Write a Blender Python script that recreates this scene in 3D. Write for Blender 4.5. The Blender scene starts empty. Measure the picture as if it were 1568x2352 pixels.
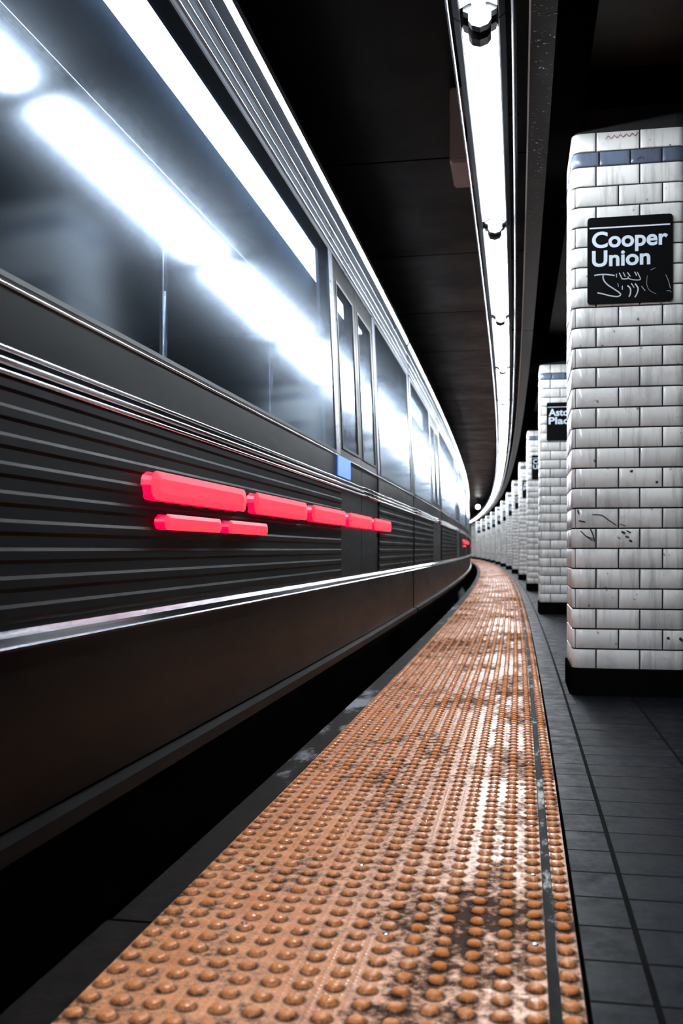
import bpy, bmesh, math, random
from mathutils import Matrix, Vector
random.seed(7)
C = bpy.context.scene.collection

# ------------------------------------------------------------------ the curve everything follows
R = 525.0            # radius of the platform curve, centre on the left
PHI0 = 0.1877        # heading of the platform at the camera, clockwise from +Y
def P(s):
    a = PHI0 - s / R
    return Vector((R * (math.cos(a) - math.cos(PHI0)), R * (math.sin(PHI0) - math.sin(a)), 0))
def frame(s):
    return Matrix.Translation(P(s)) @ Matrix.Rotation(-(PHI0 - s / R), 4, 'Z')
def loc(s, u, h):    # point of the curve in the frame standing at s = 0
    a = s / R
    return ((R + u) * math.cos(a) - R, (R + u) * math.sin(a), h)

# ------------------------------------------------------------------ camera
cam = bpy.data.cameras.new('camera'); camo = bpy.data.objects.new('camera', cam); C.objects.link(camo)
bpy.context.scene.camera = camo
camo.location = (0, 0, 0.56); camo.rotation_euler = (math.radians(90), 0, 0)
cam.sensor_fit = 'VERTICAL'; cam.sensor_height = 36.0; cam.sensor_width = 24.0
cam.lens = 36.0 * 2230 / 2352
cam.shift_y = (1262 - 1176) / 2352.0
cam.clip_start = 0.02; cam.clip_end = 300
cam.dof.use_dof = True; cam.dof.focus_distance = 2.6; cam.dof.aperture_fstop = 6.0

# ------------------------------------------------------------------ world, exposure
w = bpy.data.worlds.new('world'); bpy.context.scene.world = w; w.use_nodes = True
w.node_tree.nodes['Background'].inputs[0].default_value = (0.5, 0.6, 0.8, 1)
w.node_tree.nodes['Background'].inputs[1].default_value = 0.002
vs = bpy.context.scene.view_settings
vs.view_transform = 'Standard'; vs.look = 'None'; vs.gamma = 1.0; vs.exposure = 0.25; vs.use_curve_mapping = False
TUBE = 105.0          # strength of the platform tubes
CARLIGHT = 14.0       # strength of the strips inside the train
S_FIRST_TUBE = 3.00; TUBE_PITCH = 1.905

# ------------------------------------------------------------------ materials
def mat(name):
    m = bpy.data.materials.new(name); m.use_nodes = True
    return m, m.node_tree.nodes, m.node_tree.links, m.node_tree.nodes['Principled BSDF']
def simple(name, col, rough=0.5, metal=0.0, spec=0.5, emit=None, es=0.0):
    m, n, l, b = mat(name)
    b.inputs['Base Color'].default_value = (*col, 1); b.inputs['Roughness'].default_value = rough
    b.inputs['Metallic'].default_value = metal; b.inputs['Specular IOR Level'].default_value = spec
    if emit: b.inputs['Emission Color'].default_value = (*emit, 1); b.inputs['Emission Strength'].default_value = es
    return m
def N(n, t, **k):
    x = n.new(t)
    for a, v in k.items():
        if hasattr(x, a): setattr(x, a, v)
        else: x.inputs[a].default_value = v
    return x
def noise(n, l, co, scale, sc=(1, 1, 1), detail=4, rough=0.6):
    mp = n.new('ShaderNodeMapping'); mp.inputs['Scale'].default_value = sc; l.new(co, mp.inputs['Vector'])
    t = n.new('ShaderNodeTexNoise'); t.inputs['Scale'].default_value = scale
    t.inputs['Detail'].default_value = detail; t.inputs['Roughness'].default_value = rough
    l.new(mp.outputs[0], t.inputs['Vector']); return t.outputs['Fac']
def ramp(n, l, fac, stops):
    r = n.new('ShaderNodeValToRGB'); e = r.color_ramp.elements
    while len(e) < len(stops): e.new(0.5)
    for x, (p, c) in zip(e, stops):
        x.position = p; x.color = (*c, 1) if len(c) == 3 else c
    l.new(fac, r.inputs[0]); return r.outputs[0]
def mixc(n, l, fac, a, b, mode='MIX'):
    m = n.new('ShaderNodeMix'); m.data_type = 'RGBA'; m.blend_type = mode
    if isinstance(fac, (int, float)): m.inputs[0].default_value = fac
    else: l.new(fac, m.inputs[0])
    for s, v in ((6, a), (7, b)):
        if isinstance(v, tuple): m.inputs[s].default_value = (*v, 1)
        else: l.new(v, m.inputs[s])
    return m.outputs[2]
def math_(n, l, op, a, b=None, clamp=False):
    m = n.new('ShaderNodeMath'); m.operation = op; m.use_clamp = clamp
    for i, v in ((0, a), (1, b)):
        if v is None: continue
        if isinstance(v, (int, float)): m.inputs[i].default_value = v
        else: l.new(v, m.inputs[i])
    return m.outputs[0]
def bump(n, l, b, h, strength, dist, normal=None):
    x = n.new('ShaderNodeBump'); x.inputs['Strength'].default_value = strength; x.inputs['Distance'].default_value = dist
    l.new(h, x.inputs['Height'])
    if normal: l.new(normal, x.inputs['Normal'])
    l.new(x.outputs[0], b.inputs['Normal']); return x.outputs[0]
def gv(v): return (v, v, v)
def coord(n, which='Object'):
    return n.new('ShaderNodeTexCoord').outputs[which]

# glazed white tile, each tile its own tone, drip stains running down
def tile_mat(name, base, dark, stain=0.75):
    m, n, l, b = mat(name); co = coord(n)
    gi = n.new('ShaderNodeObjectInfo').outputs['Random']
    off = n.new('ShaderNodeVectorMath'); off.operation = 'ADD'; l.new(co, off.inputs[0])
    cx = n.new('ShaderNodeCombineXYZ'); l.new(math_(n, l, 'MULTIPLY', gi, 40), cx.inputs[0]); l.new(math_(n, l, 'MULTIPLY', gi, 17), cx.inputs[2])
    l.new(cx.outputs[0], off.inputs[1]); co = off.outputs[0]
    isl = n.new('ShaderNodeNewGeometry').outputs['Random Per Island']
    tone = ramp(n, l, isl, [(0.0, tuple(x * .78 for x in base)), (0.35, tuple(x * .92 for x in base)), (1.0, base)])
    streak = noise(n, l, co, 1.0, (55, 55, 5), 5, .65)
    patch = noise(n, l, co, 6.0, (1, 1, .7), 4, .6)
    s1 = ramp(n, l, math_(n, l, 'MULTIPLY', streak, math_(n, l, 'ADD', patch, .5)), [(0.50, gv(0)), (0.74, gv(stain))])
    c = mixc(n, l, s1, tone, dark)
    bl = noise(n, l, co, 3.2, (1, 1, 1), 7, .7)
    c = mixc(n, l, ramp(n, l, bl, [(.50, gv(0)), (.66, gv(.55))]), c, tuple(x * .45 for x in base))
    spots = ramp(n, l, noise(n, l, co, 38, (1, 1, .8), 2, .5), [(0.70, gv(0)), (0.76, gv(.8))])
    c = mixc(n, l, spots, c, (.05, .045, .04))
    l.new(c, b.inputs['Base Color'])
    b.inputs['Roughness'].default_value = .22
    l.new(ramp(n, l, s1, [(0, gv(.16)), (1, gv(.5))]), b.inputs['Roughness'])
    bump(n, l, b, noise(n, l, co, 60, (1, 1, 1), 2), .12, .002)
    return m
M = {}
M['tile'] = tile_mat('glazed_white_tile', (.80, .79, .76), (.20, .19, .18), .6)
M['blue_tile'] = tile_mat('glazed_blue_tile', (.11, .14, .20), (.04, .04, .05), .6)
M['grout'] = simple('dark_grout', (.012, .012, .013), .9)
M['black_paint'] = simple('black_base_paint', (.002, .002, .002), .9, spec=.0)
M['sign_black'] = simple('sign_black_enamel', (.0015, .0015, .0018), .6, spec=.05)
M['sign_white'] = simple('sign_white_enamel', (.62, .70, .80), .5)
M['scratch'] = simple('scratched_metal_mark', (.5, .53, .6), .5)
M['ink'] = simple('black_marker_ink', (.01, .01, .01), .6)
M['rust_ink'] = simple('rust_red_marker', (.16, .035, .02), .7)

# tactile strip
m, n, l, b = mat('worn_orange_tactile'); co = coord(n)
gi = n.new('ShaderNodeObjectInfo').outputs['Random']
off = n.new('ShaderNodeVectorMath'); off.operation = 'ADD'; l.new(co, off.inputs[0])
cx = n.new('ShaderNodeCombineXYZ'); l.new(math_(n, l, 'MULTIPLY', gi, 40), cx.inputs[1]); l.new(math_(n, l, 'MULTIPLY', gi, 23), cx.inputs[2])
l.new(cx.outputs[0], off.inputs[1]); cr = off.outputs[0]
g1 = noise(n, l, cr, 5.0, (1, .55, 1), 8, .68)
g2 = noise(n, l, cr, 42, (1, 1, 1), 6, .75)
g3 = noise(n, l, cr, 1.6, (1, .5, 1), 3, .5)
grime = math_(n, l, 'ADD', math_(n, l, 'MULTIPLY', g1, .50), math_(n, l, 'MULTIPLY', g2, .50))
grime = math_(n, l, 'ADD', grime, math_(n, l, 'MULTIPLY', math_(n, l, 'SUBTRACT', g3, .5), .28))
gm = ramp(n, l, grime, [(.45, gv(0)), (.515, gv(.6)), (.56, gv(.97))])
basec = mixc(n, l, ramp(n, l, noise(n, l, cr, 9), [(.3, gv(0)), (.7, gv(1))]), (.50, .180, .060), (.66, .285, .12))
c = mixc(n, l, gm, basec, (.022, .014, .012))
# small moulded pips between the domes
mp = n.new('ShaderNodeVectorMath'); mp.operation = 'MULTIPLY'; l.new(co, mp.inputs[0]); mp.inputs[1].default_value = (95, 95, 0)
vf = n.new('ShaderNodeVectorMath'); vf.operation = 'FRACTION'; l.new(mp.outputs[0], vf.inputs[0])
vd = n.new('ShaderNodeVectorMath'); vd.operation = 'DISTANCE'; l.new(vf.outputs[0], vd.inputs[0]); vd.inputs[1].default_value = (.5, .5, 0)
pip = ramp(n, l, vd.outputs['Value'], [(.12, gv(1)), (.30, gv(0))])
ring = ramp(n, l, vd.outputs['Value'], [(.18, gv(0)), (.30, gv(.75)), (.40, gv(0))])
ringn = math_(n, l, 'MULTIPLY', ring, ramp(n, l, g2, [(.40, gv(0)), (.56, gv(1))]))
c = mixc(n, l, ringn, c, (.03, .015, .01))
dm = n.new('ShaderNodeVectorMath'); dm.operation = 'MULTIPLY_ADD'; l.new(co, dm.inputs[0])
dm.inputs[1].default_value = (1 / .0421, 1 / .0421, 0); dm.inputs[2].default_value = (40.5 - .0575 / .0421, 40, 0)
df = n.new('ShaderNodeVectorMath'); df.operation = 'FRACTION'; l.new(dm.outputs[0], df.inputs[0])
dd = n.new('ShaderNodeVectorMath'); dd.operation = 'DISTANCE'; l.new(df.outputs[0], dd.inputs[0]); dd.inputs[1].default_value = (.5, .5, 0)
dist = dd.outputs['Value']
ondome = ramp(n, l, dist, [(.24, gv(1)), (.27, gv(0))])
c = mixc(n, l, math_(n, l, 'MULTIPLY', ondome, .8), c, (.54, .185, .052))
dring = ramp(n, l, math_(n, l, 'ADD', dist, math_(n, l, 'MULTIPLY', math_(n, l, 'SUBTRACT', g2, .5), .16)), [(.23, gv(0)), (.29, gv(.95)), (.34, gv(.7)), (.42, gv(0))])  # grime round each dome foot, deepened to paint in the dome's shadow
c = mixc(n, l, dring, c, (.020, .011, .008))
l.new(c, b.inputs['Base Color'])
rr = ramp(n, l, math_(n, l, 'ADD', math_(n, l, 'MULTIPLY', g1, .5), math_(n, l, 'MULTIPLY', g3, .5)), [(.36, gv(.24)), (.52, gv(.34)), (.66, gv(.5))])
l.new(rr, b.inputs['Roughness'])
dirt_shade = math_(n, l, 'MAXIMUM', gm, dring)
l.new(mixc(n, l, dirt_shade, rr, gv(.85)), b.inputs['Roughness'])
l.new(math_(n, l, 'SUBTRACT', .85, math_(n, l, 'MULTIPLY', dirt_shade, .82)), b.inputs['Specular IOR Level'])
hh = math_(n, l, 'ADD', math_(n, l, 'MULTIPLY', pip, 1.0), math_(n, l, 'MULTIPLY', g2, .35))
bump(n, l, b, hh, .45, .0010)
M['tactile'] = m
M['rivet'] = simple('steel_stud', (.75, .77, .8), .18, 1.0)
m, n, l, b = mat('rubber_joint'); co = coord(n)
l.new(ramp(n, l, noise(n, l, co, 12, (1, .3, 1), 6, .7), [(.46, gv(.0025)), (.54, gv(.012)), (.61, gv(.35))]), b.inputs['Base Color']); b.inputs['Roughness'].default_value = .65
b.inputs['Specular IOR Level'].default_value = .05
M['rubber'] = m
# coping concrete
m, n, l, b = mat('dark_coping_concrete'); co = coord(n)
a1 = noise(n, l, co, 2.6, (1, .4, 1), 8, .7)
cc = ramp(n, l, noise(n, l, co, 30, (1, 1, 1), 6, .7), [(.3, (.0025, .002, .0018)), (.7, (.009, .007, .006))])
l.new(mixc(n, l, ramp(n, l, a1, [(.555, gv(0)), (.62, gv(.7))]), cc, (.24, .25, .27)), b.inputs['Base Color'])
b.inputs['Roughness'].default_value = .6
bump(n, l, b, noise(n, l, co, 90, (1, 1, 1), 5), .4, .002)
b.inputs['Specular IOR Level'].default_value = .04
M['coping'] = m
# quarry tile floor, coordinates (u, s) come from the UV map in metres
m, n, l, b = mat('dark_quarry_tile'); uv = n.new('ShaderNodeUVMap'); uv.uv_map = 'UVMap'; co = uv.outputs[0]
sp = n.new('ShaderNodeSeparateXYZ'); l.new(co, sp.inputs[0]); s_, u_ = sp.outputs[0], sp.outputs[1]
def joint(v, pitch, offv, wd):
    t = math_(n, l, 'FRACT', math_(n, l, 'DIVIDE', math_(n, l, 'ADD', v, offv), pitch))
    d = math_(n, l, 'ABSOLUTE', math_(n, l, 'SUBTRACT', t, .5))
    return math_(n, l, 'GREATER_THAN', d, .5 - wd / pitch / 2)
jl = joint(s_, .124, 100 * .124, .006); ju = joint(u_, .248, 10 * .248 - .160, .009)
jj = math_(n, l, 'MAXIMUM', jl, ju)
cell = n.new('ShaderNodeTexWhiteNoise'); cell.noise_dimensions = '2D'
cxx = n.new('ShaderNodeCombineXYZ')
l.new(math_(n, l, 'FLOOR', math_(n, l, 'DIVIDE', math_(n, l, 'ADD', s_, 12.4), .124)), cxx.inputs[0])
l.new(math_(n, l, 'FLOOR', math_(n, l, 'DIVIDE', math_(n, l, 'ADD', u_, 2.32), .248)), cxx.inputs[1]); l.new(cxx.outputs[0], cell.inputs['Vector'])
dirt = noise(n, l, co, 14, (1, 1, 1), 8, .7)
tc = mixc(n, l, cell.outputs[0], (.0018, .0022, .0034), (.0045, .0056, .008))
tc = mixc(n, l, ramp(n, l, dirt, [(.45, gv(0)), (.65, gv(.7))]), tc, (.004, .004, .0045))
l.new(mixc(n, l, jj, tc, (.001, .001, .001)), b.inputs['Base Color'])
rr = mixc(n, l, jj, ramp(n, l, dirt, [(.35, gv(.28)), (.65, gv(.6))]), (.9, .9, .9))
l.new(rr, b.inputs['Roughness'])
hgt = math_(n, l, 'SUBTRACT', math_(n, l, 'MULTIPLY', dirt, .35), math_(n, l, 'MULTIPLY', jj, 2.0))
bump(n, l, b, hgt, .6, .002)
b.inputs['Specular IOR Level'].default_value = .045
M['floor'] = m
# stainless steel for the train: fine streaks along the car (UV x = metres along)
def steel(name, col, r0, r1, bs=.15, metal=1.0, spec=.5):
    m, n, l, b = mat(name); uv = n.new('ShaderNodeUVMap'); uv.uv_map = 'UVMap'
    st = noise(n, l, uv.outputs[0], 1.0, (.35, 130, 1), 5, .7)
    dt = noise(n, l, uv.outputs[0], 1.0, (.8, 4, 1), 6, .7)
    l.new(mixc(n, l, ramp(n, l, dt, [(.45, gv(0)), (.7, gv(.5))]), mixc(n, l, st, tuple(x * .65 for x in col), col), tuple(x * .4 for x in col)), b.inputs['Base Color'])
    b.inputs['Metallic'].default_value = metal; b.inputs['Specular IOR Level'].default_value = spec
    if metal < .5: b.inputs['IOR'].default_value = 1.16; b.inputs['Specular IOR Level'].default_value = .5
    l.new(ramp(n, l, dt, [(.3, gv(r0)), (.7, gv(r1))]), b.inputs['Roughness'])
    bump(n, l, b, st, bs, .002)
    return m
M['steel'] = steel('brushed_train_steel', (.26, .30, .36), .24, .36, .03)
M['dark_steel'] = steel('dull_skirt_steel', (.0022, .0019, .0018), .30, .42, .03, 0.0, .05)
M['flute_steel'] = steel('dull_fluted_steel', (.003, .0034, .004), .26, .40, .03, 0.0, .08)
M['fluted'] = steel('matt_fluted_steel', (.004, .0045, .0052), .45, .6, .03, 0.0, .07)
M['bright_steel'] = steel('polished_rail_steel', (.85, .9, .97), .10, .2, .05)
M['gasket'] = simple('black_window_gasket', (.008, .008, .009), .4)
m, n, l, b = mat('window_glass'); out = n['Material Output']
tr = n.new('ShaderNodeBsdfTransparent'); tr.inputs[0].default_value = (.62, .68, .74, 1)
gl = n.new('ShaderNodeBsdfGlossy'); gl.inputs['Roughness'].default_value = .12; gl.inputs[0].default_value = (.76, .87, 1, 1)
lw = n.new('ShaderNodeLayerWeight'); lw.inputs[0].default_value = .5
fr = math_(n, l, 'ADD', math_(n, l, 'MULTIPLY', math_(n, l, 'POWER', lw.outputs['Facing'], 4.0), .90), .042)
mx = n.new('ShaderNodeMixShader'); l.new(fr, mx.inputs[0]); l.new(tr.outputs[0], mx.inputs[1]); l.new(gl.outputs[0], mx.inputs[2])
l.new(mx.outputs[0], out.inputs[0])
M['glass'] = m
M['car_inner'] = simple('car_lining', (.04, .045, .055), .5)
M['car_floor'] = simple('car_floor', (.02, .02, .02), .4)
M['seat'] = simple('car_bench_plastic', (.04, .05, .065), .35)
M['pole'] = simple('grab_pole_steel', (.7, .72, .75), .2, 1.0)
M['car_light'] = simple('car_light_strip', (.8, .8, .8), .5, emit=(.88, .94, 1), es=CARLIGHT)
M['red_lamp'] = simple('red_lamp_lens', (.25, .0, .01), .35, emit=(1, .0, .06), es=1.0)
M['red_core'] = simple('red_lamp_bulb', (.3, .0, .01), .35, emit=(1, .035, .07), es=1.15)
M['blue_glow'] = simple('blue_glow', (.02, .05, .2), .3, emit=(.10, .24, .95), es=1.3)
M['roof'] = simple('car_roof', (.03, .03, .03), .6)
# lamps
M['tube'] = simple('fluorescent_tube', (.9, .9, .9), .4, emit=(.86, .93, 1.0), es=TUBE)
M['reflector'] = simple('white_reflector', (.9, .9, .9), .45)
M['fixture'] = simple('black_fixture_steel', (.003, .003, .0032), .6, spec=.2)
M['dim_conduit'] = simple('dimmed_conduit', (.010, .010, .011), .6, spec=.1)  # darkened copy of the conduit colour, so lamp light shows dimmer on this pipe
M['conduit'] = simple('worn_conduit', (.10, .105, .11), .4, .5)
M['socket'] = simple('black_lamp_holder', (.008, .008, .009), .4)
m, n, l, b = mat('dark_girder_paint'); co = coord(n)
l.new(ramp(n, l, noise(n, l, co, 7, (1, 1, 1), 6, .7), [(.35, gv(.002)), (.7, gv(.006))]), b.inputs['Base Color'])
dr = ramp(n, l, noise(n, l, co, 70, (1, 1, 1), 1, .4), [(.66, gv(0)), (.74, gv(1))])
b.inputs['Roughness'].default_value = .35; bump(n, l, b, dr, .7, .004)
b.inputs['Specular IOR Level'].default_value = .09
M['girder'] = m
M['girder_black'] = simple('girder_black', (.0018, .0018, .0018), .9, spec=.0)
M['edge_bright'] = simple('lit_flange_edge', (.5, .52, .55), .35, .6)  # pale colour stands in for lamp light caught along the plate edge
m, n, l, b = mat('black_ceiling_panel'); co = coord(n)
l.new(ramp(n, l, noise(n, l, co, 1.2, (1, 1, 1), 6, .7), [(.3, gv(.0008)), (.7, gv(.0028))]), b.inputs['Base Color'])
l.new(ramp(n, l, noise(n, l, co, 2, (1, 1, 1), 5, .6), [(.3, gv(.3)), (.7, gv(.5))]), b.inputs['Roughness'])
b.inputs['Specular IOR Level'].default_value = .07
M['ceiling'] = m
m, n, l, b = mat('brown_bay_paint'); co = coord(n)
l.new(ramp(n, l, noise(n, l, co, 3, (1, 1, 1), 6, .7), [(.3, (.035, .030, .022)), (.7, (.065, .056, .042))]), b.inputs['Base Color']); b.inputs['Roughness'].default_value = .6
M['bay'] = m
M['tunnel'] = simple('sooty_tunnel_concrete', (.012, .012, .012), .9)
M['rail'] = simple('running_rail', (.12, .10, .09), .4, .8)
M['ballast'] = simple('dirty_track_bed', (.010, .009, .009), .95)
M['box'] = simple('junction_box_paint', (.45, .32, .26), .6)
M['globe'] = simple('globe_lamp', (.9, .9, .9), .3, emit=(.95, .97, 1), es=9)

# ------------------------------------------------------------------ mesh helpers
def sweep(bm, prof, s0, s1, step=1.0, cap=True, closed=True):
    """profile [(u,h)] swept along the curve, UV = (metres along, metres around)"""
    k = max(1, int(math.ceil((s1 - s0) / step))); uvl = bm.loops.layers.uv.get('UVMap') or bm.loops.layers.uv.new('UVMap')
    rings = [[bm.verts.new(loc(s0 + (s1 - s0) * i / k, u, h)) for u, h in prof] for i in range(k + 1)]
    d = [0]
    for i in range(len(prof)):
        a, b = prof[i], prof[(i + 1) % len(prof)]; d.append(d[-1] + math.hypot(a[0] - b[0], a[1] - b[1]))
    m_ = len(prof) if closed else len(prof) - 1
    for i in range(k):
        sa, sb = s0 + (s1 - s0) * i / k, s0 + (s1 - s0) * (i + 1) / k
        for j in range(m_):
            j2 = (j + 1) % len(prof)
            f = bm.faces.new((rings[i][j], rings[i][j2], rings[i + 1][j2], rings[i + 1][j]))
            for lp, q in zip(f.loops, ((sa, d[j]), (sa, d[j + 1]), (sb, d[j + 1]), (sb, d[j]))): lp[uvl].uv = q
    if cap and closed:
        bm.faces.new(rings[0][::-1]); bm.faces.new(rings[-1])
    return bm
def rect(u0, u1, h0, h1): return [(u0, h0), (u1, h0), (u1, h1), (u0, h1)]
def circ(u, h, r, k=10): return [(u + r * math.cos(2 * math.pi * i / k), h + r * math.sin(2 * math.pi * i / k)) for i in range(k)]
def obj(name, bm, m, parent=None, smooth=False):
    bmesh.ops.recalc_face_normals(bm, faces=bm.faces)
    me = bpy.data.meshes.new(name); bm.to_mesh(me); bm.free()
    for x in (m if isinstance(m, (list, tuple)) else [m]): me.materials.append(x)
    if smooth:
        for p in me.polygons: p.use_smooth = True
    o = bpy.data.objects.new(name, me); C.objects.link(o)
    if parent: o.parent = parent
    return o
def tag(o, label=None, cat=None, group=None, kind=None):
    if label: o['label'] = label
    if cat: o['category'] = cat
    if group: o['group'] = group
    if kind: o['kind'] = kind
    return o
def empty(name, s, label, cat, group=None):
    o = bpy.data.objects.new(name, None); C.objects.link(o); o.matrix_world = frame(s); o.empty_display_size = .1
    return tag(o, label, cat, group)
def struct(name, bm, m, s=0):
    o = obj(name, bm, m); o.matrix_world = frame(s); return tag(o, kind='structure')
def sw(prof, s0, s1, step=1.0, **k): return sweep(bmesh.new(), prof, s0, s1, step, **k)
def box(bm, x0, x1, y0, y1, z0, z1):
    v = [bm.verts.new((x, y, z)) for z in (z0, z1) for x, y in ((x0, y0), (x1, y0), (x1, y1), (x0, y1))]
    for q in ((0, 3, 2, 1), (4, 5, 6, 7), (0, 1, 5, 4), (1, 2, 6, 5), (2, 3, 7, 6), (3, 0, 4, 7)): bm.faces.new([v[i] for i in q])
    return bm
def prism(bm, pts, y0, y1):      # outline in x,z extruded along y
    a = [bm.verts.new((x, y0, z)) for x, z in pts]; b = [bm.verts.new((x, y1, z)) for x, z in pts]
    bm.faces.new(a); bm.faces.new(b[::-1])
    for i in range(len(pts)): bm.faces.new((a[i], b[i], b[(i + 1) % len(pts)], a[(i + 1) % len(pts)]))
    return bm
def copy_tree(o, parent=None):
    c = o.copy(); C.objects.link(c)
    if parent: c.parent = parent
    for ch in [x for x in kids.get(o.name, [])]: copy_tree(ch, c)
    return c
kids = {}
def index(root):
    kids.clear()
    for x in bpy.data.objects:
        if x.parent: kids.setdefault(x.parent.name, []).append(x)
ORD = ['first', 'second', 'third', 'fourth', 'fifth', 'sixth', 'seventh', 'eighth', 'ninth', 'tenth', 'eleventh', 'twelfth', 'thirteenth',
       'fourteenth', 'fifteenth', 'sixteenth', 'seventeenth', 'eighteenth', 'nineteenth', 'twentieth', 'twenty-first', 'twenty-second',
       'twenty-third', 'twenty-fourth', 'twenty-fifth', 'twenty-sixth', 'twenty-seventh', 'twenty-eighth', 'twenty-ninth', 'thirtieth', 'thirty-first', 'thirty-second']

# ------------------------------------------------------------------ the setting
S0, S1 = -7.0, 66.0
bm = sw(rect(.080, 5.0, -.30, 0), S0, S1)      # tiled platform floor; UV v is set to u below
uvl = bm.loops.layers.uv.get('UVMap')
for f in bm.faces:
    for lp in f.loops:
        x, y = lp.vert.co.x, lp.vert.co.y
        lp[uvl].uv = (math.atan2(y, x + R) * R, math.hypot(x + R, y) - R)
struct('floor', bm, M['floor'])
bm = bmesh.new(); sweep(bm, rect(-.548, .074, -.30, -.004), S0, S1)
struct('trim_1', bm, M['coping'])             # concrete bed under the tactile strip
bm = bmesh.new(); j = 1.385
sweep(bm, rect(-.622, -.552, -.30, -.002), S0, j - .004)
while j < S1:
    sweep(bm, [(-.622, -.30), (-.552, -.30), (-.552, -.002), (-.616, -.002), (-.622, -.008)], j + .004, min(j + 3.0 - .004, S1)); j += 3.0
struct('trim_2', bm, M['coping'])             # coping stones at the platform edge
struct('wall_platform_edge', sw(rect(-.60, -.40, -1.25, -.30), S0, S1), M['tunnel'])
struct('floor_track_bed', sw(rect(-4.6, -.60, -1.35, -1.25), S0, S1), M['ballast'])
struct('wall_left', sw(rect(-4.8, -4.6, -1.35, 3.2), S0, S1), M['tunnel'])
struct('wall_right', sw(rect(5.0, 5.2, -.3, 3.2), S0, S1), M['tunnel'])
bm = bmesh.new()
k = S0
while k < S1:                                  # black ceiling panels over track and platform edge, open seams between
    sweep(bm, rect(-4.6, .10, 2.75, 2.85), k, min(k + 1.76, S1)); k += 1.78
sweep(bm, rect(-4.6, .10, 2.80, 2.9), S0, S1)
struct('ceiling', bm, M['ceiling'])
struct('ceiling_bay', sw(rect(.24, 5.0, 2.42, 2.6), S0, S1), M['bay'])
bm = bmesh.new(); box(bm, -8, 12, -7.5, -7.2, -1.3, 3.2)
o = obj('wall_back', bm, M['tunnel']); tag(o, kind='structure')
bm = bmesh.new(); box(bm, -6, 16, 66, 66.3, -1.3, 3.2)
o = obj('wall_front', bm, M['tunnel']); tag(o, kind='structure')

# steel girder over the pillars: bottom plate with its lit edge coloured bright, black web
g = empty('ceiling_girder', 0, 'long black steel girder on top of the white pillars, running beside the lamps', 'girder')
bm = bmesh.new(); k = S0 - 1.35
while k < S1:
    sweep(bm, rect(.022, .100, 2.152, 2.162), max(k, S0), min(k + 5.17, S1)); k += 5.18
obj('bottom_plate', bm, M['girder'], g)['label'] = 'grey bottom plate spotted with drips'
obj('plate_edge', sw(rect(.017, .0225, 2.151, 2.163), S0, S1), M['edge_bright'], g)['label'] = 'edge of the plate coloured bright as if lit'
obj('web', sw([(.100, 2.152), (.218, 2.165), (.235, 2.75), (.07, 2.75), (.085, 2.17)], S0, S1), M['girder_black'], g)

# ------------------------------------------------------------------ tactile panels
DP = .0421; ROWS = 56; PL = DP * ROWS
cols = [.0575 - .0421 * k for k in range(15)]; cols = [c for c in cols if c > -.545]
def dome(bm, x, y):
    k = 12; prof = [(.0124, 0), (.0112, .0016), (.0092, .0054), (.0068, .0068), (.0035, .0071)]
    rings = [[bm.verts.new((x + r * math.cos(2 * math.pi * (i + .5) / k), y + r * math.sin(2 * math.pi * (i + .5) / k), z)) for i in range(k)] for r, z in prof]
    for a, b in zip(rings, rings[1:]):
        for i in range(k): bm.faces.new((a[i], a[(i + 1) % k], b[(i + 1) % k], b[i]))
    bm.faces.new(rings[-1])
def stud(bm, x, y):
    k = 12; rings = [[bm.verts.new((x + r * math.cos(2 * math.pi * i / k), y + r * math.sin(2 * math.pi * i / k), z)) for i in range(k)] for r, z in ((.0052, .0060), (.0050, .0078), (.0034, .0088))]
    for a, b in zip(rings, rings[1:]):
        for i in range(k): bm.faces.new((a[i], a[(i + 1) % k], b[(i + 1) % k], b[i]))
    bm.faces.new(rings[-1]); bm.faces.new(rings[0][::-1])
def make_panel():
    root = empty('tactile_panel', 0, 'x', 'tactile paving', 'orange tactile panels along the platform edge')
    bm = bmesh.new()
    box(bm, -.548, .030, .002, PL - .002, -.006, 0); box(bm, .046, .074, .002, PL - .002, -.006, 0)
    for c in cols:
        for r in range(ROWS): dome(bm, c, DP * (r + .5))
    obj('domed_surface', bm, M['tactile'], root)
    bm = bmesh.new(); box(bm, .0315, .0445, .001, PL - .001, -.006, .0015)
    obj('joint_strip', bm, M['rubber'], root)['label'] = 'dark worn rubber strip set between the domes'
    for r in range(3, ROWS, 7):
        for ci in ((1, 6, 11) if (r // 7) % 2 == 0 else (1, 8)):
            bm = bmesh.new(); stud(bm, cols[ci], DP * (r + .5)); obj('fastener', bm, M['rivet'], root)
    return root
p0 = make_panel(); index(p0)
s = -2.3; i = 0; panels = []
while s < 60:
    p = p0 if i == 0 else copy_tree(p0)
    p.matrix_world = Matrix.Translation(P(s)) @ Matrix.Rotation(-(PHI0 - (s + PL / 2) / R), 4, 'Z'); panels.append(p); s += PL + .001; i += 1
for i, p in enumerate(panels):
    if i == 0: p['label'] = 'orange domed tactile panel just behind the bottom edge of the photo'
    elif i == 1: p['label'] = 'orange domed tactile panel nearest the camera, cut by the bottom of the photo'
    else: p['label'] = 'orange domed tactile panel, %s along the platform edge counting from the camera' % ORD[i - 1]

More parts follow.
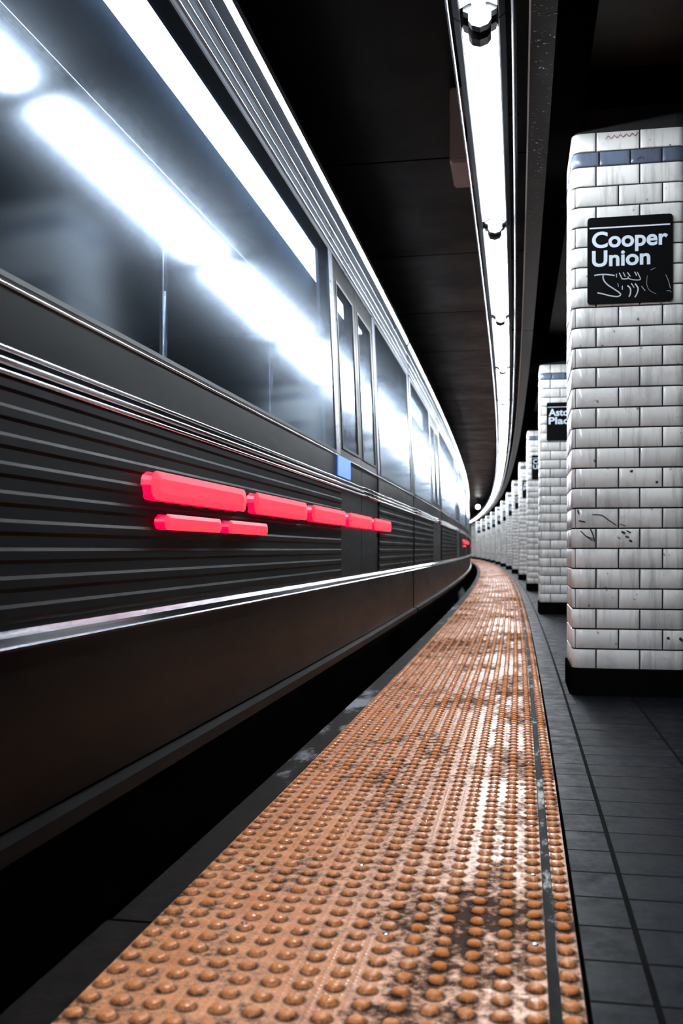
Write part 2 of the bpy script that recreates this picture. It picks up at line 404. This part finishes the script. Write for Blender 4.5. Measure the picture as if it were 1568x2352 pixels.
# ------------------------------------------------------------------ tiled pillars
W = .415; RC = .028
def perim(t):               # point and normal on the rounded square, t = 0 at the front face's left end, going right
    L = W - 2 * RC; q = math.pi / 2 * RC; tot = 4 * (L + q); t %= tot
    cs = [((RC, 0), (1, 0), (0, -1)), ((W, RC), (0, 1), (1, 0)), ((W - RC, W), (-1, 0), (0, 1)), ((0, W - RC), (0, -1), (-1, 0))]
    cc = [(W - RC, RC), (W - RC, W - RC), (RC, W - RC), (RC, RC)]
    for k in range(4):
        if t <= L:
            o_, d_, n_ = cs[k]; return (o_[0] + d_[0] * t, o_[1] + d_[1] * t), n_
        t -= L
        if t <= q:
            a = -math.pi / 2 + k * math.pi / 2 + t / RC
            n_ = (math.cos(a), math.sin(a)); return (cc[k][0] + RC * n_[0], cc[k][1] + RC * n_[1]), n_
        t -= q
PER = 4 * (W - 2 * RC + math.pi / 2 * RC)
def add_tile(bm, a, b, z0, z1, rnd):
    g_ = .0024; a += g_; b -= g_; z0 += g_; z1 -= g_; bv = .0024; th = .0052 + rnd.uniform(-.0006, .0006)
    ts = [a, a + bv * .4, a + bv]; k = max(1, int((b - a) / .012)); ts += [a + bv + (b - a - 2 * bv) * i / k for i in range(1, k + 1)] + [b - bv * .4, b]
    def d(x, lo, hi): return min(1, min(x - lo, hi - x) / bv)
    zs = [z0, z0 + bv * .4, z0 + bv, z1 - bv, z1 - bv * .4, z1]
    grid = []
    for z in zs:
        row = []
        for t in ts:
            q = min(d(t, a, b), d(z, z0, z1)); e = th * math.sqrt(max(0, 1 - (1 - q) ** 2)) if q < 1 else th
            (x, y), n_ = perim(t); row.append(bm.verts.new((x + n_[0] * e, y + n_[1] * e, z)))
        grid.append(row)
    for r0, r1 in zip(grid, grid[1:]):
        for i in range(len(ts) - 1):
            f = bm.faces.new((r0[i], r0[i + 1], r1[i + 1], r1[i])); f.smooth = True
def rounded_prism(bm, off, z0, z1, k=64):
    pts = []
    for i in range(k):
        (x, y), n_ = perim(PER * i / k); pts.append((x + n_[0] * off, y + n_[1] * off))
    a = [bm.verts.new((x, y, z0)) for x, y in pts]; b = [bm.verts.new((x, y, z1)) for x, y in pts]
    bm.faces.new(a[::-1]); bm.faces.new(b)
    for i in range(k): bm.faces.new((a[i], a[(i + 1) % k], b[(i + 1) % k], b[i]))
    return bm
def ribbon(bm, pts, wd, y=0, th=.0008):
    pts = [Vector((x, z)) for x, z in pts]; k = len(pts); A = []; 
    for i, p in enumerate(pts):
        d = (pts[min(i + 1, k - 1)] - pts[max(i - 1, 0)]); d.normalize(); nn = Vector((-d.y, d.x)); ww = wd * (1 if 0 < i < k - 1 else .6)
        A.append([bm.verts.new((p.x + nn.x * ww * sg, yy, p.y + nn.y * ww * sg)) for sg, yy in ((.5, y), (-.5, y), (-.5, y - th), (.5, y - th))])
    for a, b in zip(A, A[1:]):
        for i in range(4): bm.faces.new((a[i], a[(i + 1) % 4], b[(i + 1) % 4], b[i]))
    bm.faces.new(A[0]); bm.faces.new(A[-1][::-1])
def curve_pts(cp, k=8):          # Catmull-Rom
    out = []
    for i in range(len(cp) - 1):
        p0_, p1, p2, p3 = cp[max(i - 1, 0)], cp[i], cp[i + 1], cp[min(i + 2, len(cp) - 1)]
        for j in range(k):
            t = j / k
            out.append(tuple(.5 * ((2 * p1[q]) + (-p0_[q] + p2[q]) * t + (2 * p0_[q] - 5 * p1[q] + 4 * p2[q] - p3[q]) * t * t + (-p0_[q] + 3 * p1[q] - 3 * p2[q] + p3[q]) * t ** 3) for q in (0, 1)))
    return out + [cp[-1]]
TP = .1565                        # tile length
def make_pillar():
    rnd = random.Random(3)
    root = empty('tiled_pillar', 0, 'x', 'pillar', 'white tiled pillars in a row along the platform')
    bm = bmesh.new(); rounded_prism(bm, .012, 0, .100); obj('plinth', bm, M['black_paint'], root)['label'] = 'black painted base of the pillar'
    bm = bmesh.new(); rounded_prism(bm, .0, .100, 2.25); obj('core', bm, M['grout'], root)
    bm = bmesh.new(); z = .101; ch = .0771; ntile = 10; tl = PER / ntile
    def course(z0, z1, start, L, cnt):
        for i in range(cnt): add_tile(bm, start + i * L, start + (i + 1) * L, z0, z1, rnd)
    for c in range(25):
        course(z, z + ch, (.086 - RC if c % 2 == 0 else .008 - RC), tl, ntile); z += ch
    zb = z; z += .056
    course(z, z + .075, .086 - RC, tl, ntile)
    obj('wall_tiles', bm, M['tile'], root)
    bm = bmesh.new(); tl2 = PER / 14
    course(zb, zb + .056, .098 - RC, tl2, 14)
    obj('blue_tile_band', bm, M['blue_tile'], root)['label'] = 'band of slate blue tiles near the top'
    return root
def sx(px): return (px - 1318) / 604.0
def sz(py): return .56 + (1262 - py) / 604.0
FX, FY = .006, -.0062             # how far the tile faces stand off the core
def make_sign(s, words, label, first):
    root = empty('station_sign', s, label, 'sign', 'black station name signs on the pillars')
    root.matrix_world = frame(s) @ Matrix.Translation((U_P, -.0064, 0))
    x0, x1, z0, z1 = .053, .366, 1.499, 1.828
    bm = bmesh.new(); rc = .012; pts = []
    for cx_, cz_, a0 in ((x1 - rc, z0 + rc, -90), (x1 - rc, z1 - rc, 0), (x0 + rc, z1 - rc, 90), (x0 + rc, z0 + rc, 180)):
        for k in range(5):
            a = math.radians(a0 + 22.5 * k); pts.append((cx_ + rc * math.cos(a), cz_ + rc * math.sin(a)))
    prism(bm, pts, -.008, -.0003); obj('panel', bm, M['sign_black'], root)
    bm = bmesh.new(); box(bm, x0 + .008, x1 - .010, -.0088, -.008, z1 - .043, z1 - .038); obj('stripe', bm, M['sign_white'], root)['label'] = 'thin white line across the top'
    for k, wd in enumerate(words):
        cu = bpy.data.curves.new('t', 'FONT'); cu.body = wd; cu.size = .0835; cu.offset = .0021; cu.extrude = .0004; cu.space_character = 1.0; cu.resolution_u = 6
        to = bpy.data.objects.new('t', cu); C.objects.link(to); bpy.context.view_layer.update()
        me = bpy.data.meshes.new_from_object(to.evaluated_get(bpy.context.evaluated_depsgraph_get()))
        bpy.data.objects.remove(to)
        mnx = min(v.co.x for v in me.vertices); wdt = max(v.co.x for v in me.vertices) - mnx
        tgt = {'Cooper': .278, 'Union': .214, 'Astor': .205, 'Place': .222}[wd]
        for v in me.vertices: v.co.x = (v.co.x - mnx) * tgt / wdt; v.co = (v.co.x, -v.co.z, v.co.y)
        me.materials.append(M['sign_white']); lt = bpy.data.objects.new('lettering', me); C.objects.link(lt); lt.parent = root
        lt.location = (x0 + .017, -.0085, 1.7135 - .0715 * k); lt['label'] = 'white lettering reading ' + wd
    if first:
        bm = bmesh.new()
        # zoom frame of the photograph: 5.345 px per px, sign plane coordinates
        def q(a, b): return (sx(1280 + a / 5.345), sz(280 + b / 5.345))
        S = [([(455, 1868), (520, 1860), (600, 1862), (700, 1880)], .0042),
             ([(562, 1862), (565, 1920), (610, 1985), (690, 2045), (750, 2090), (770, 2120), (730, 2140), (640, 2125), (560, 2100), (492, 2082)], .0042),
             ([(720, 1858), (722, 1905)], .003), ([(752, 1850), (770, 1885), (790, 1925), (850, 1925), (860, 1900)], .0036),
             ([(800, 1845), (825, 1900)], .003), ([(850, 1850), (885, 1900)], .003), ([(935, 1845), (960, 1895)], .0035), ([(965, 1850), (990, 1900), (1000, 1945), (930, 1945), (860, 1925)], .003),
             ([(735, 1975), (745, 2020)], .002), ([(790, 2010), (790, 2060)], .003), ([(850, 2010), (885, 2050), (885, 2110), (868, 2150)], .0045),
             ([(895, 1985), (930, 2040)], .003), ([(940, 1990), (975, 2050), (965, 2110), (938, 2160)], .0045), ([(1015, 2025), (1060, 2085)], .002),
             ([(1120, 1835), (1180, 1810)], .0012), ([(1300, 1900), (1330, 1970), (1355, 2070)], .0014), ([(1085, 1900), (1078, 2000), (1110, 2080), (1190, 2130)], .0008), ([(1310, 2100), (1345, 2095), (1365, 2120)], .0012)]
        for cp, wd in S: ribbon(bm, curve_pts([q(*c_) for c_ in cp]), wd, -.0082)
        obj('scratched_tag', bm, M['scratch'], root)['label'] = 'white scratched scribble with a curling stroke'
    return root
U_P = .192
PS = [3.84 + 4.74 * i for i in range(13)]
pil0 = make_pillar(); index(pil0); pillars = []
for i, s in enumerate(PS):
    p = pil0 if i == 0 else copy_tree(pil0)
    p.matrix_world = frame(s) @ Matrix.Translation((U_P, 0, 0)); pillars.append(p)
    p['label'] = ('nearest white tiled pillar at the right edge with a black sign and blue tile band' if i == 0 else
                  'white tiled pillar, %s from the camera along the platform' % ORD[i])
# marker scrawls on the nearest pillar (its own surface marks)
bm = bmesh.new()
def q2(a, b): return (sx(900 + a / 2.347), sz(750 + b / 2.347))
for cp, wd in [([(1080, 1012), (1130, 1015), (1165, 1040), (1210, 1072)], .0035), ([(1005, 985), (1012, 1010)], .006), ([(1010, 1045), (1045, 1052)], .005),
               ([(1020, 1100), (1050, 1130), (1085, 1155)], .004), ([(1070, 1085), (1085, 1120), (1095, 1160)], .005), ([(1040, 1125), (1090, 1145)], .003),
               ([(1235, 1105), (1255, 1115)], .008), ([(1262, 1100), (1285, 1112)], .005), ([(1255, 1130), (1275, 1138)], .007), ([(1275, 1152), (1292, 1160)], .008),
               ([(1215, 1060), (1260, 1075)], .002), ([(1280, 782), (1295, 776)], .008), ([(1412, 842), (1426, 838)], .009), ([(1470, 1676), (1485, 1680)], .010), ([(1535, 1675), (1550, 1690)], .010)]:
    ribbon(bm, curve_pts([q2(*c_) for c_ in cp], 4), wd, -.0064, .0006)
obj('scrawl', bm, M['ink'], pil0)['label'] = 'black marker scrawl and spots on the tiles'
bm = bmesh.new(); pts = []
for k in range(12): pts += [(.12 + k * .011, 2.128 + .006 * k / 12 + (.012 if k % 2 else 0))]
ribbon(bm, pts, .003, -.0064, .0006); obj('rust_scribble', bm, M['rust_ink'], pil0)['label'] = 'rust red zigzag scribble above the blue band'
for i, s in enumerate(PS[:12]):
    wds = ('Cooper', 'Union') if i % 2 == 0 else ('Astor', 'Place')
    lb = ('black sign with white letters Cooper Union and a scratched tag, on the nearest pillar' if i == 0 else
          'black sign reading %s on the %s pillar from the camera' % (' '.join(wds), ORD[i]))
    make_sign(s, wds, lb, i == 0)
# cross beams from the girder over each pillar
bm0 = bmesh.new(); prism(bm0, [(.222, 2.258), (1.0, 2.258), (4.98, 2.258), (4.98, 2.44), (.222, 2.44)], .04, .375)
cb = obj('cross_beam', bm0, M['girder_black'])
for i, s in enumerate(PS):
    c_ = cb if i == 0 else cb.copy()
    if i: C.objects.link(c_)
    c_.matrix_world = frame(s)
    tag(c_, 'black steel cross beam resting on the %s pillar from the camera' % (ORD[i] if i else 'nearest'), 'beam', 'cross beams over the pillars')

# ------------------------------------------------------------------ platform lamps
UL, HL = -.130, 2.135
def make_lamp():
    root = empty('fluorescent_lamp', 0, 'x', 'lamp', 'row of fluorescent lamps over the platform edge')
    L = TUBE_PITCH - .004
    bm = bmesh.new(); w2 = .060
    sweep(bm, [(UL - w2, 2.155), (UL - w2 + .003, 2.155), (UL - w2 + .003, 2.18), (UL + w2 - .003, 2.18), (UL + w2 - .003, 2.155), (UL + w2, 2.155),
               (UL + w2 + .018, 2.168), (UL + w2 + .018, 2.27), (UL - w2 - .018, 2.27), (UL - w2 - .018, 2.168)], .002, L, 3)
    obj('housing', bm, M['fixture'], root)
    obj('reflector', sw([(UL - w2 + .005, 2.164), (UL - .03, 2.177), (UL + .03, 2.177), (UL + w2 - .005, 2.164), (UL + .03, 2.179), (UL - .03, 2.179)], .05, L - .05, 3), M['reflector'], root)
    bm = bmesh.new(); r = .019; prev = None; k = 14
    ys = [(.075, .002), (.077, .010), (.084, .016), (.095, r), (L - .065, r), (L - .054, .016), (L - .047, .010), (L - .045, .002)]
    for y, rr_ in ys:
        ring = [bm.verts.new((UL + rr_ * math.cos(2 * math.pi * i / k), y, HL + rr_ * math.sin(2 * math.pi * i / k))) for i in range(k)]
        if prev:
            for i in range(k): bm.faces.new((prev[i], prev[(i + 1) % k], ring[(i + 1) % k], ring[i]))
        prev = ring
    obj('tube', bm, M['tube'], root, True)
    for y0, y1 in ((.028, .072), (L - .042, L - .012)):
        bm = bmesh.new()
        prism(bm, [(UL - .050, 2.179), (UL - .050, 2.16), (UL - .034, 2.152), (UL - .034, 2.13), (UL - .024, 2.116), (UL, 2.108), (UL + .024, 2.116), (UL + .034, 2.13), (UL + .034, 2.152), (UL + .050, 2.16), (UL + .050, 2.179)], y0, y1)
        so = obj('lamp_holder', bm, M['socket'], root)
        bm = bmesh.new(); prism(bm, [(UL - .028, 2.179), (UL - .028, 2.148), (UL, 2.14), (UL + .028, 2.148), (UL + .028, 2.179)], y0 - .02 if y0 < 1 else y1, y0 if y0 < 1 else y1 + .02)
        obj('end_cap', bm, M['socket'], so)
    for x in (UL - .045, UL + .045):
        bm = bmesh.new(); prism(bm, [(x + .003 * math.cos(a * .785), 2.171 + .003 * math.sin(a * .785)) for a in range(8)], .62, .626); obj('screw', bm, M['socket'], root)
    return root
l0 = make_lamp(); index(l0); lamps = []
for i in range(-3, 30):
    L_ = l0 if i == -3 else copy_tree(l0)
    L_.matrix_world = frame(S_FIRST_TUBE + i * TUBE_PITCH - .05); lamps.append(L_)
for i, L_ in enumerate(lamps):
    L_['label'] = ('lit fluorescent lamp overhead behind the camera, above the frame' if i < 2 else
                   'lit fluorescent lamp at the top edge of the photo, nearest in view' if i == 2 else
                   'lit white fluorescent lamp, %s in the overhead row counting from the camera' % ORD[i - 2])
    if i < 2: L_['group'] = 'lamps behind the camera'
# two conduits running beside the lamps
for u, r_, nm, lb in ((-.220, .0045, 'conduit', 'thin bright pipe running on the train side of the lamps'), (-.027, .0080, 'conduit', 'darkened grey pipe running between the lamps and the girder')):
    o = obj(nm, sw(circ(u, 2.148, r_, 8), -1.5, 59, .8), M['conduit'] if u < -.1 else M['dim_conduit'], smooth=True); o.matrix_world = frame(0); tag(o, lb, 'pipe')
# ceiling hangers carrying lamps and conduits
hb = bmesh.new(); box(hb, -.226, -.012, -.012, .012, 2.27, 2.282); box(hb, -.137, -.117, -.01, .01, 2.282, 2.75)
box(hb, -.224, -.216, -.008, .008, 2.1525, 2.27); box(hb, -.031, -.023, -.008, .008, 2.156, 2.27)
h0 = obj('lamp_hanger', hb, M['fixture'])
for i in range(-1, 30):
    h_ = h0 if i == -1 else h0.copy()
    if i != -1: C.objects.link(h_)
    h_.matrix_world = frame(S_FIRST_TUBE + i * TUBE_PITCH + .9)
    tag(h_, 'black steel hanger holding up the %s overhead lamp from the camera' % ORD[i + 1], 'bracket', 'hangers above the lamps')
# junction box on the ceiling
jb = empty('junction_box', 4.62, 'small brown junction box on the black ceiling left of the lamps', 'junction box')
bm = bmesh.new(); box(bm, -.335, -.235, 0, .34, 2.40, 2.75); bmesh.ops.bevel(bm, geom=bm.edges[:], offset=.006, segments=2, affect='EDGES'); obj('box_body', bm, M['box'], jb)
bm = bmesh.new(); box(bm, -.325, -.250, .012, .328, 2.393, 2.40); obj('cover', bm, M['box'], jb)
# small globe lamp far down the row
gl_ = empty('globe_lamp', 41.5, 'small round lit globe lamp far down the tunnel beside the lamp row', 'lamp')
bm = bmesh.new(); bmesh.ops.create_uvsphere(bm, u_segments=16, v_segments=10, radius=.10); bmesh.ops.translate(bm, verts=bm.verts, vec=(-.36, 0, 2.36)); obj('globe', bm, M['globe'], gl_, True)
bm = bmesh.new(); box(bm, -.38, -.34, -.02, .02, 2.45, 2.75); obj('stem', bm, M['fixture'], gl_)

# ------------------------------------------------------------------ the train
TU = -.815                        # plane of the car side facing the platform
CL = 15.2; CAR_PITCH = 15.27
DOORS = [(1.98, 3.22), (6.98, 8.22), (11.98, 13.22)]
GLZ0, GLZ1 = .995, 1.92
HT = 2.17
def spans(a, b, cuts):
    out = []; x = a
    for c0, c1 in cuts:
        if c0 > x: out.append((x, c0))
        x = c1
    if x < b: out.append((x, b))
    return out
def frame_ring(bm, s0, s1, h0, h1, wd, u0, u1):
    rc_ = lrect if u0 > -2 else rect
    sweep(bm, rc_(u0, u1, h0, h0 + wd), s0, s1, .8); sweep(bm, rc_(u0, u1, h1 - wd, h1), s0, s1, .8)
    sweep(bm, rc_(u0, u1, h0 + wd, h1 - wd), s0, s0 + wd); sweep(bm, rc_(u0, u1, h0 + wd, h1 - wd), s1 - wd, s1)
LEAN = .045                      # the upper side leans in above the belt
def LN(pr): return [(u - max(0, h - .99) * LEAN, h) for u, h in pr]
def lrect(u0, u1, h0, h1): return LN(rect(u0, u1, h0, h1))
def make_car():
    root = empty('subway_car', 0, 'x', 'train car', 'cars of the train on the left')
    T = TU
    sections = spans(0, CL, DOORS)
    # windows of each section
    wins = []
    for a, b in sections:
        a += .10; b -= .10
        if b - a < 1.0: continue
        k = 1; wl = (b - a) / k
        for i in range(k): wins.append((a + i * wl + (.012 if i else 0), a + (i + 1) * wl - (.012 if i < k - 1 else 0)))
    bm = bmesh.new()
    for a, b in sections: sweep(bm, rect(T - .06, T, .43, .995), a, b, .8)
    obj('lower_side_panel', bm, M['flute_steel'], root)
    obj('window_sill_rail', sw(circ(T + .001, .984, .0035), 0, CL, .8), M['bright_steel'], root, True)
    bm = bmesh.new()
    for a, b in sections:
        for c0, c1 in spans(a, b, [x for x in wins if x[0] > a and x[1] < b]): sweep(bm, lrect(T - .06, T - .001, .995, GLZ1), c0, c1)
    sweep(bm, lrect(T - .06, T, GLZ1, HT), 0, CL, .8)
    sweep(bm, rect(-3.42, -3.36, .10, 1.0), 0, CL, .8); sweep(bm, rect(-3.42, -3.36, 1.8, 2.1), 0, CL, .8)
    for a, b in ((0, .6), (3.0, 3.3), (6.6, 7.0), (10, 10.4), (CL - .6, CL)): sweep(bm, rect(-3.42, -3.36, 1.0, 1.8), a, b, .8)
    obj('side_panel', bm, M['steel'], root)
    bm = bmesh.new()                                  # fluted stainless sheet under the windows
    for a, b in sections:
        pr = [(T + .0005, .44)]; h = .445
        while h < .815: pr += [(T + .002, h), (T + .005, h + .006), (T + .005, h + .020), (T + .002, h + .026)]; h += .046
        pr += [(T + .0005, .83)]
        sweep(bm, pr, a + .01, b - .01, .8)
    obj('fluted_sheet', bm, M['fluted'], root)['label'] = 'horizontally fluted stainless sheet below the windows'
    for h, r_ in ((.842, .0055), (.860, .0075), (.880, .0055)):
        bm = bmesh.new()
        for a, b in spans(0, CL, [(c0 + .62 - .006, c0 + .62 + .006) for c0, c1 in DOORS]): sweep(bm, circ(T + .004, h, r_), a, b, .8)
        obj('belt_rail', bm, M['bright_steel'], root, True)['label'] = 'thin polished rail below the windows'
    for h, r_, nm in ((1.945, .006, 'header_rail'), (1.985, .004, 'header_rail'), (2.03, .008, 'header_rail'), (2.095, .005, 'header_rail')):
        obj(nm, sw(LN(circ(T + .002, h, r_)), 0, CL, .8), M['bright_steel'], root, True)
    G = T - (HT - .99) * LEAN
    obj('gutter', sw([(G - .04, HT), (G + .004, HT), (G + .018, HT + .02), (G + .020, HT + .045), (G + .006, HT + .05), (G + .002, HT + .032), (G - .04, HT + .032)], 0, CL, .8), M['bright_steel'], root)['label'] = 'bright roof gutter along the car'
    obj('sill_moulding', sw([(T - .02, .395), (T + .006, .395), (T + .016, .402), (T + .010, .408), (T + .016, .414), (T + .016, .420), (T + .006, .430), (T - .02, .430)], 0, CL, .8), M['bright_steel'], root)['label'] = 'bright polished moulding low on the car side'
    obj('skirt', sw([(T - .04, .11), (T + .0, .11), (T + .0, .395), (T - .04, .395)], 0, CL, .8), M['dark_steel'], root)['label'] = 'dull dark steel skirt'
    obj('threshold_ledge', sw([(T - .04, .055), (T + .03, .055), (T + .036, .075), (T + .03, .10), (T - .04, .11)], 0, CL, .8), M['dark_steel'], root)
    # roof and shell
    rp = [(G - .03, HT + .032), (G - .10, HT + .17), (G - .40, 2.46), (-2.1, 2.52), (-3.0, 2.46), (-3.34, 2.32), (-3.40, 2.10), (-3.34, 2.10), (-3.28, 2.28), (-2.95, 2.42), (-2.1, 2.48), (G - .42, 2.42), (G - .14, HT + .15), (G - .06, HT + .032)]
    obj('roof', sw(rp, 0, CL, .8), M['roof'], root)
    obj('car_floor', sw(rect(-3.36, T - .06, -.02, .08), 0, CL, .8), M['car_floor'], root)
    obj('underframe', sw(rect(-3.0, T - .15, -.30, -.03), .3, CL - .3, .8), M['roof'], root)
    obj('inner_ceiling', sw([(G - .07, 2.05), (G - .18, 2.22), (G - .50, 2.27), (-2.9, 2.27), (-3.2, 2.22), (-3.35, 2.05), (-3.35, 2.1), (-3.2, 2.25), (-2.9, 2.30), (G - .5, 2.30), (G - .18, 2.25), (G - .07, 2.1)], .1, CL - .1, .8), M['car_inner'], root)
    for e0, e1 in ((0, .05), (CL - .05, CL)):
        bm = bmesh.new(); sweep(bm, [(T - .005, .10), (-3.36, .10), (-3.36, 2.1), (-2.1, 2.46), (G - .005, 2.19), (T - .005, .99)], e0, e1); obj('end_wall', bm, M['dark_steel'], root)
    for u in (T - .37,):
        obj('light_strip', sw([(u - .055, 2.210), (u, 2.195), (u + .055, 2.205), (u + .06, 2.24), (u - .06, 2.24)], .3, CL - .3, .8), M['car_light'], root)['label'] = 'long lit light strip along the car ceiling'
    for c0, c1 in wins:                               # windows: gasket with its pane
        bm = bmesh.new(); frame_ring(bm, c0, c1, GLZ0, GLZ1, .010, T - .045, T + .001)
        wf = obj('window', bm, M['gasket'], root)
        obj('pane', sw(lrect(T - .008, T - .002, GLZ0 + .012, GLZ1 - .012), c0 + .012, c1 - .012, .8), M['glass'], wf)
    for c0, c1 in ((.6, 3.0), (3.3, 6.6), (7.0, 10.0), (10.4, CL - .6)):
        bm = bmesh.new(); frame_ring(bm, c0, c1, 1.0, 1.8, .02, -3.41, -3.35); wf = obj('window', bm, M['gasket'], root)
        obj('pane', sw(rect(-3.40, -3.392, 1.02, 1.78), c0 + .02, c1 - .02, .8), M['glass'], wf)
    for c0, c1 in DOORS:                              # double doors
        mid = (c0 + c1) / 2
        for a, b in ((c0 + .006, mid - .004), (mid + .004, c1 - .006)):
            bm = bmesh.new()
            sweep(bm, [(T - .05, .11), (T - .004, .11), (T - .004, .99), (T - .007, 1.03), (T - .05, 1.03)], a, b); sweep(bm, lrect(T - .05, T - .004, 1.82, GLZ1), a, b)
            sweep(bm, lrect(T - .05, T - .004, 1.03, 1.82), a, a + .07); sweep(bm, lrect(T - .05, T - .004, 1.03, 1.82), b - .07, b)
            d = obj('door_leaf', bm, M['flute_steel'], root)
            bm = bmesh.new(); frame_ring(bm, a + .07, b - .07, 1.03, 1.82, .012, T - .04, T - .001); obj('door_window_frame', bm, M['gasket'], d)
            obj('door_pane', sw(lrect(T - .012, T - .006, 1.042, 1.808), a + .082, b - .082), M['glass'], d)
    for c0 in (4.1, 9.7):                             # benches and poles inside
        bm = bmesh.new(); prism_pts = [(T - .10, .45), (T - .10, .95), (T - .16, .95), (T - .20, .52), (T - .55, .48), (T - .55, .44)]
        sweep(bm, prism_pts, c0 - .7, c0 + 2.0); obj('bench', bm, M['seat'], root)
        bm = bmesh.new(); sweep(bm, [(-4.21 - x, z) for x, z in prism_pts], c0 - .7, c0 + 2.0); obj('bench', bm, M['seat'], root)
    for sc_ in (1.2, 3.5, 4.9, 6.6, 8.6, 10.2, 11.7, 13.6):
        bm = bmesh.new(); k = 10; x, y, _ = loc(sc_, T - .75 if sc_ not in (4.9, 10.2) else -2.1, 0)
        prism_c = [(x + .017 * math.cos(6.283 * i / k), y + .017 * math.sin(6.283 * i / k)) for i in range(k)]
        a = [bm.verts.new((px, py, .08)) for px, py in prism_c]; b = [bm.verts.new((px, py, 2.27)) for px, py in prism_c]
        for i in range(k): bm.faces.new((a[i], a[(i + 1) % k], b[(i + 1) % k], b[i]))
        obj('grab_pole', bm, M['pole'], root, True)
    obj('hand_rail', sw(circ(T - .42, 1.86, .013), .4, CL - .4, .8), M['pole'], root, True)
    # red marker lamps
    for sc_, hh_, ln, r_ in MARK:
        bm = bmesh.new(); outl = []
        for k in range(9): a = -math.pi / 2 + math.pi * k / 8; outl.append((sc_ + ln / 2 - r_ + r_ * math.cos(a), hh_ + r_ * math.sin(a)))
        for k in range(9): a = math.pi / 2 + math.pi * k / 8; outl.append((sc_ - ln / 2 + r_ + r_ * math.cos(a), hh_ + r_ * math.sin(a)))
        def shell(bm, sc2, u0, u1):
            cx_, cz_ = sc_, hh_
            A = [bm.verts.new(loc(x, u0, z)) for x, z in outl]; B = [bm.verts.new(loc(cx_ + (x - cx_) * sc2[0], u1, cz_ + (z - cz_) * sc2[1])) for x, z in outl]
            bm.faces.new(A); bm.faces.new(B[::-1])
            for i in range(len(outl)): bm.faces.new((A[i], B[i], B[(i + 1) % len(outl)], A[(i + 1) % len(outl)]))
        shell(bm, (.97, .8), T + .001, T + .026); lp_ = obj('marker_lamp', bm, M['red_lamp'], root); lp_['label'] = 'glowing red oblong marker lamp'
        bm = bmesh.new(); shell(bm, (.90, .5), T + .0262, T + .030); obj('lamp_bulb', bm, M['red_core'], lp_)
    # bogies
    for sc_ in (2.6, 12.6):
        bm = bmesh.new(); sweep(bm, rect(-2.95, -2.80, -.75, -.45), sc_ - 1.3, sc_ + 1.3); sweep(bm, rect(-1.40, -1.25, -.75, -.45), sc_ - 1.3, sc_ + 1.3); sweep(bm, rect(-2.8, -1.4, -.7, -.30), sc_ - .2, sc_ + .2)
        bg = obj('bogie', bm, M['roof'], root)
        for ds in (-.9, .9):
            for u in (-2.82 + .04, -1.38 - .04):
                bm = bmesh.new(); x, y, _ = loc(sc_ + ds, u, 0); prism2 = [(y + .36 * math.cos(6.283 * i / 24), -.74 + .36 * math.sin(6.283 * i / 24)) for i in range(24)]
                A = [bm.verts.new((x - .05, a_, b_)) for a_, b_ in prism2]; B = [bm.verts.new((x + .05, a_, b_)) for a_, b_ in prism2]
                bm.faces.new(A); bm.faces.new(B[::-1])
                for i in range(24): bm.faces.new((A[i], B[i], B[(i + 1) % 24], A[(i + 1) % 24]))
                obj('wheel', bm, M['rail'], bg)
    return root
CAR_S = -7.6
MARK = [(s_ - CAR_S, .700, .74, .032) for s_ in (2.35, 3.17, 3.99, 4.81, 5.63)] + [(s_ - CAR_S, .622, .42, .018) for s_ in (2.27, 2.75)]
MARK = [(a, b, c, d) for a, b, c, d in MARK]
c0 = make_car(); index(c0)
CARLAB = ['nearest stainless subway car filling the left of the photo, with red marker lamps',
          'second stainless subway car from the camera, behind the nearest car', 'third stainless subway car, further round the curve',
          'fourth stainless subway car from the camera round the bend', 'fifth and farthest stainless subway car at the curve\'s end']
for i in range(5):
    c_ = c0 if i == 0 else copy_tree(c0)
    c_.matrix_world = frame(CAR_S + i * CAR_PITCH); c_['label'] = CARLAB[i]
# glowing panel added to the nearest car's side for a blue light reflection
bm = bmesh.new(); q_ = 4.45 - CAR_S
sweep(bm, rect(TU + .001, TU + .006, .895, .985), q_ - .16, q_ + .16)
obj('blue_glow_panel', bm, M['blue_glow'], c0)['label'] = 'small glowing blue panel added for a light reflection'
# running rails
for u, lb in ((-2.78 - .0, 'far running rail under the train'), (-1.42, 'near running rail under the train beside the platform')):
    o = obj('running_rail', sw([(u - .07, -1.25), (u + .07, -1.25), (u + .03, -1.22), (u + .012, -1.20), (u + .012, -1.15), (u + .036, -1.14), (u + .036, -1.10), (u - .036, -1.10), (u - .036, -1.14), (u - .012, -1.15), (u - .012, -1.20), (u - .03, -1.22)], S0, S1, 1), M['rail'])
    o.matrix_world = frame(0); tag(o, lb, 'rail')
